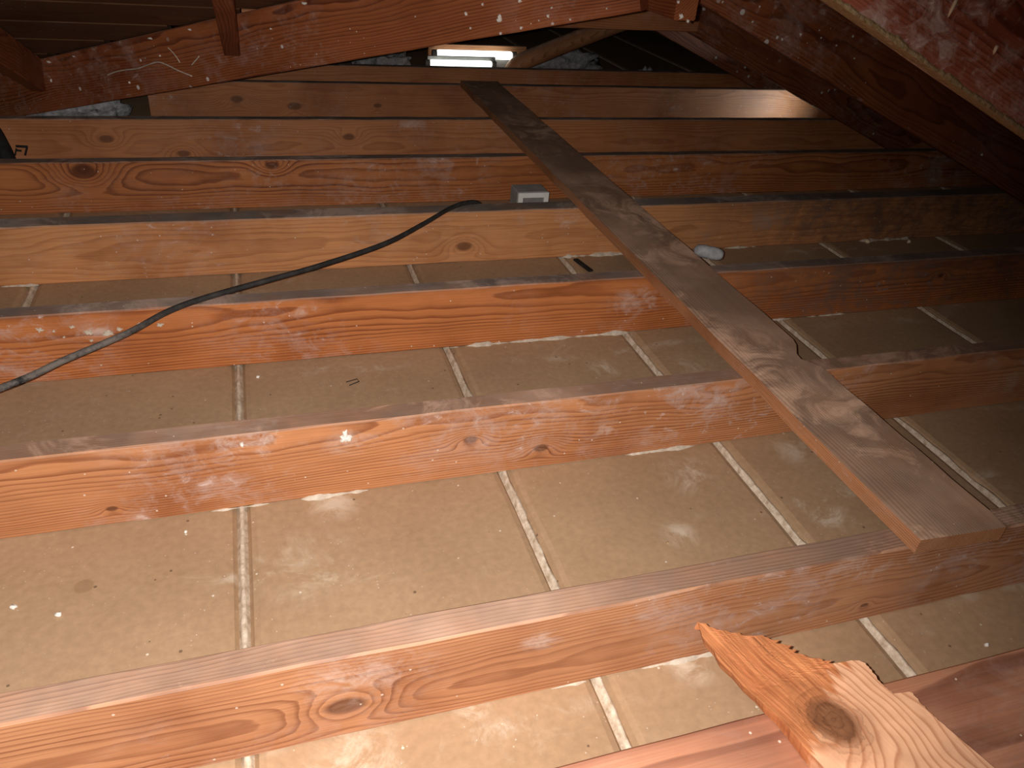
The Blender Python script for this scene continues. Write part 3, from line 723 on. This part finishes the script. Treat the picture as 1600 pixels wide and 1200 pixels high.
o = beam('slot_strip', (a[0], a[1], ZF), (b[0], b[1], ZF), 0.020, 0.007, 'dark', rough=0.0005, bev=0.0006); tag(o, 'short black strip standing in for a slot in the lath between plaster blobs, left of the plank', 'slot')  # added dark strip in place of an open gap in the lath
a = onZ(538, 596, ZF); st_pts = [onZ(541, 597, ZF + 0.003), onZ(558, 592, ZF + 0.003), onZ(561, 596, ZF + 0.003), onZ(546, 602, ZF + 0.003)]
o = tube_mesh('wire_staple', [W(*q) for q in st_pts], 0.0009, 'dark', 6); tag(o, 'small dark wire staple lying on the lath behind the orange joist', 'staple')

# pale splinters and a resin crust on the near rafter
def splinter(pa, pb, r, y):
    A, B = onY(*pa, y), onY(*pb, y)
    pts = [W(*[A[i] + (B[i] - A[i]) * t for i in range(3)]) for t in (0, 0.3, 0.7, 1)]
    o = tube_mesh('splinter', pts, [r * 0.9, r, r * 0.8, r * 0.15], 'splinter', 6); adopt(o, RF[0])
splinter((1496, -4), (1481, 27), 0.0026, 1.302)
splinter((1558, 71), (1552, 85), 0.0026, 1.302)
def crust():
    bm = bmesh.new(); rows = []; n = 260; xa, xb = 0.95, 1.95
    o0 = W(xa, 1.305, rz(xa) - 0.022)
    for i in range(n + 1):
        x = xa + (xb - xa) * i / n; z = rz(x) - 0.022
        k = 0.004 + 0.005 * max(0, 0.4 + noise.noise((x * 18, 0, 0))) + 0.002 * noise.noise((x * 90, 1, 0))
        rows.append([bm.verts.new(W(x, 1.3045 - d_, z + e) - o0) for d_, e in ((0.0, k * 1.5), (k * 0.5, k * 0.9), (k * 0.6, -k * 0.3), (-0.012, -k * 0.5), (-0.06, 0.0))])
    for a, b in zip(rows, rows[1:]):
        for j in range(4): bm.faces.new((a[j], b[j], b[j + 1], a[j + 1]))
    bmesh.ops.recalc_face_normals(bm, faces=bm.faces)
    me = bpy.data.meshes.new('resin_crust'); bm.to_mesh(me); bm.free()
    o = link('resin_crust', me, 'resin'); o.location = o0; adopt(o, RF[0]); o['label'] = 'golden dusty crust along the lower edge'
crust()

# ------------------------------------------------------------------ where knots and dusty smears sit on each timber
def spots(o, y, ks=(), ss=(), grime_shade=None):
    inv = o.matrix_world.inverted()
    for pre, lst in (('k', ks), ('s', ss)):
        for i in range(3):
            v = (0.0, -9.0, 0.0001)
            if i < len(lst):
                px, py, r = lst[i]; q = inv @ W(*onY(px, py, y)); v = (q.x, q.z, r)
            o[f'{pre}{i + 1}'] = [float(a) for a in v]
    if grime_shade: o['g1'] = [float((inv @ W(*onY(grime_shade[0], grime_shade[1], y))).x), grime_shade[2], grime_shade[3]]
bpy.context.view_layer.update()
spots(J[0], 0.77, ((540, 1103, 0.014), (1350, 945, 0.004)), ((560, 1060, 0.05), (1360, 885, 0.05), (850, 1000, 0.02)))
spots(J[1], 1.368, ((735, 687, 0.0075), (845, 700, 0.0085), (175, 795, 0.005)), ((400, 690, 0.04), (560, 690, 0.03), (950, 670, 0.02)))
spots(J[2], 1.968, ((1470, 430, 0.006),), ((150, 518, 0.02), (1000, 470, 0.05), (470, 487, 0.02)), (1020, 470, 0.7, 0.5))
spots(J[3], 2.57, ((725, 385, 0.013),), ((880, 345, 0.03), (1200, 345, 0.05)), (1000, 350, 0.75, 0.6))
spots(J[4], 3.20, ((425, 258, 0.012), (130, 268, 0.02)), ((420, 275, 0.04),))
spots(J[5], 3.804, ((166, 217, 0.013), (287, 240, 0.012), (545, 214, 0.012)), ((640, 195, 0.03),))
spots(J[6], 4.55, ((370, 155, 0.014), (460, 166, 0.016), (590, 165, 0.01)), ())
spots(RF[0], 1.305, (), ((1380, 25, 0.04), (1575, 75, 0.02), (1480, 60, 0.05)))
spots(RF[1], 2.507, (), ((1340, 160, 0.02),))
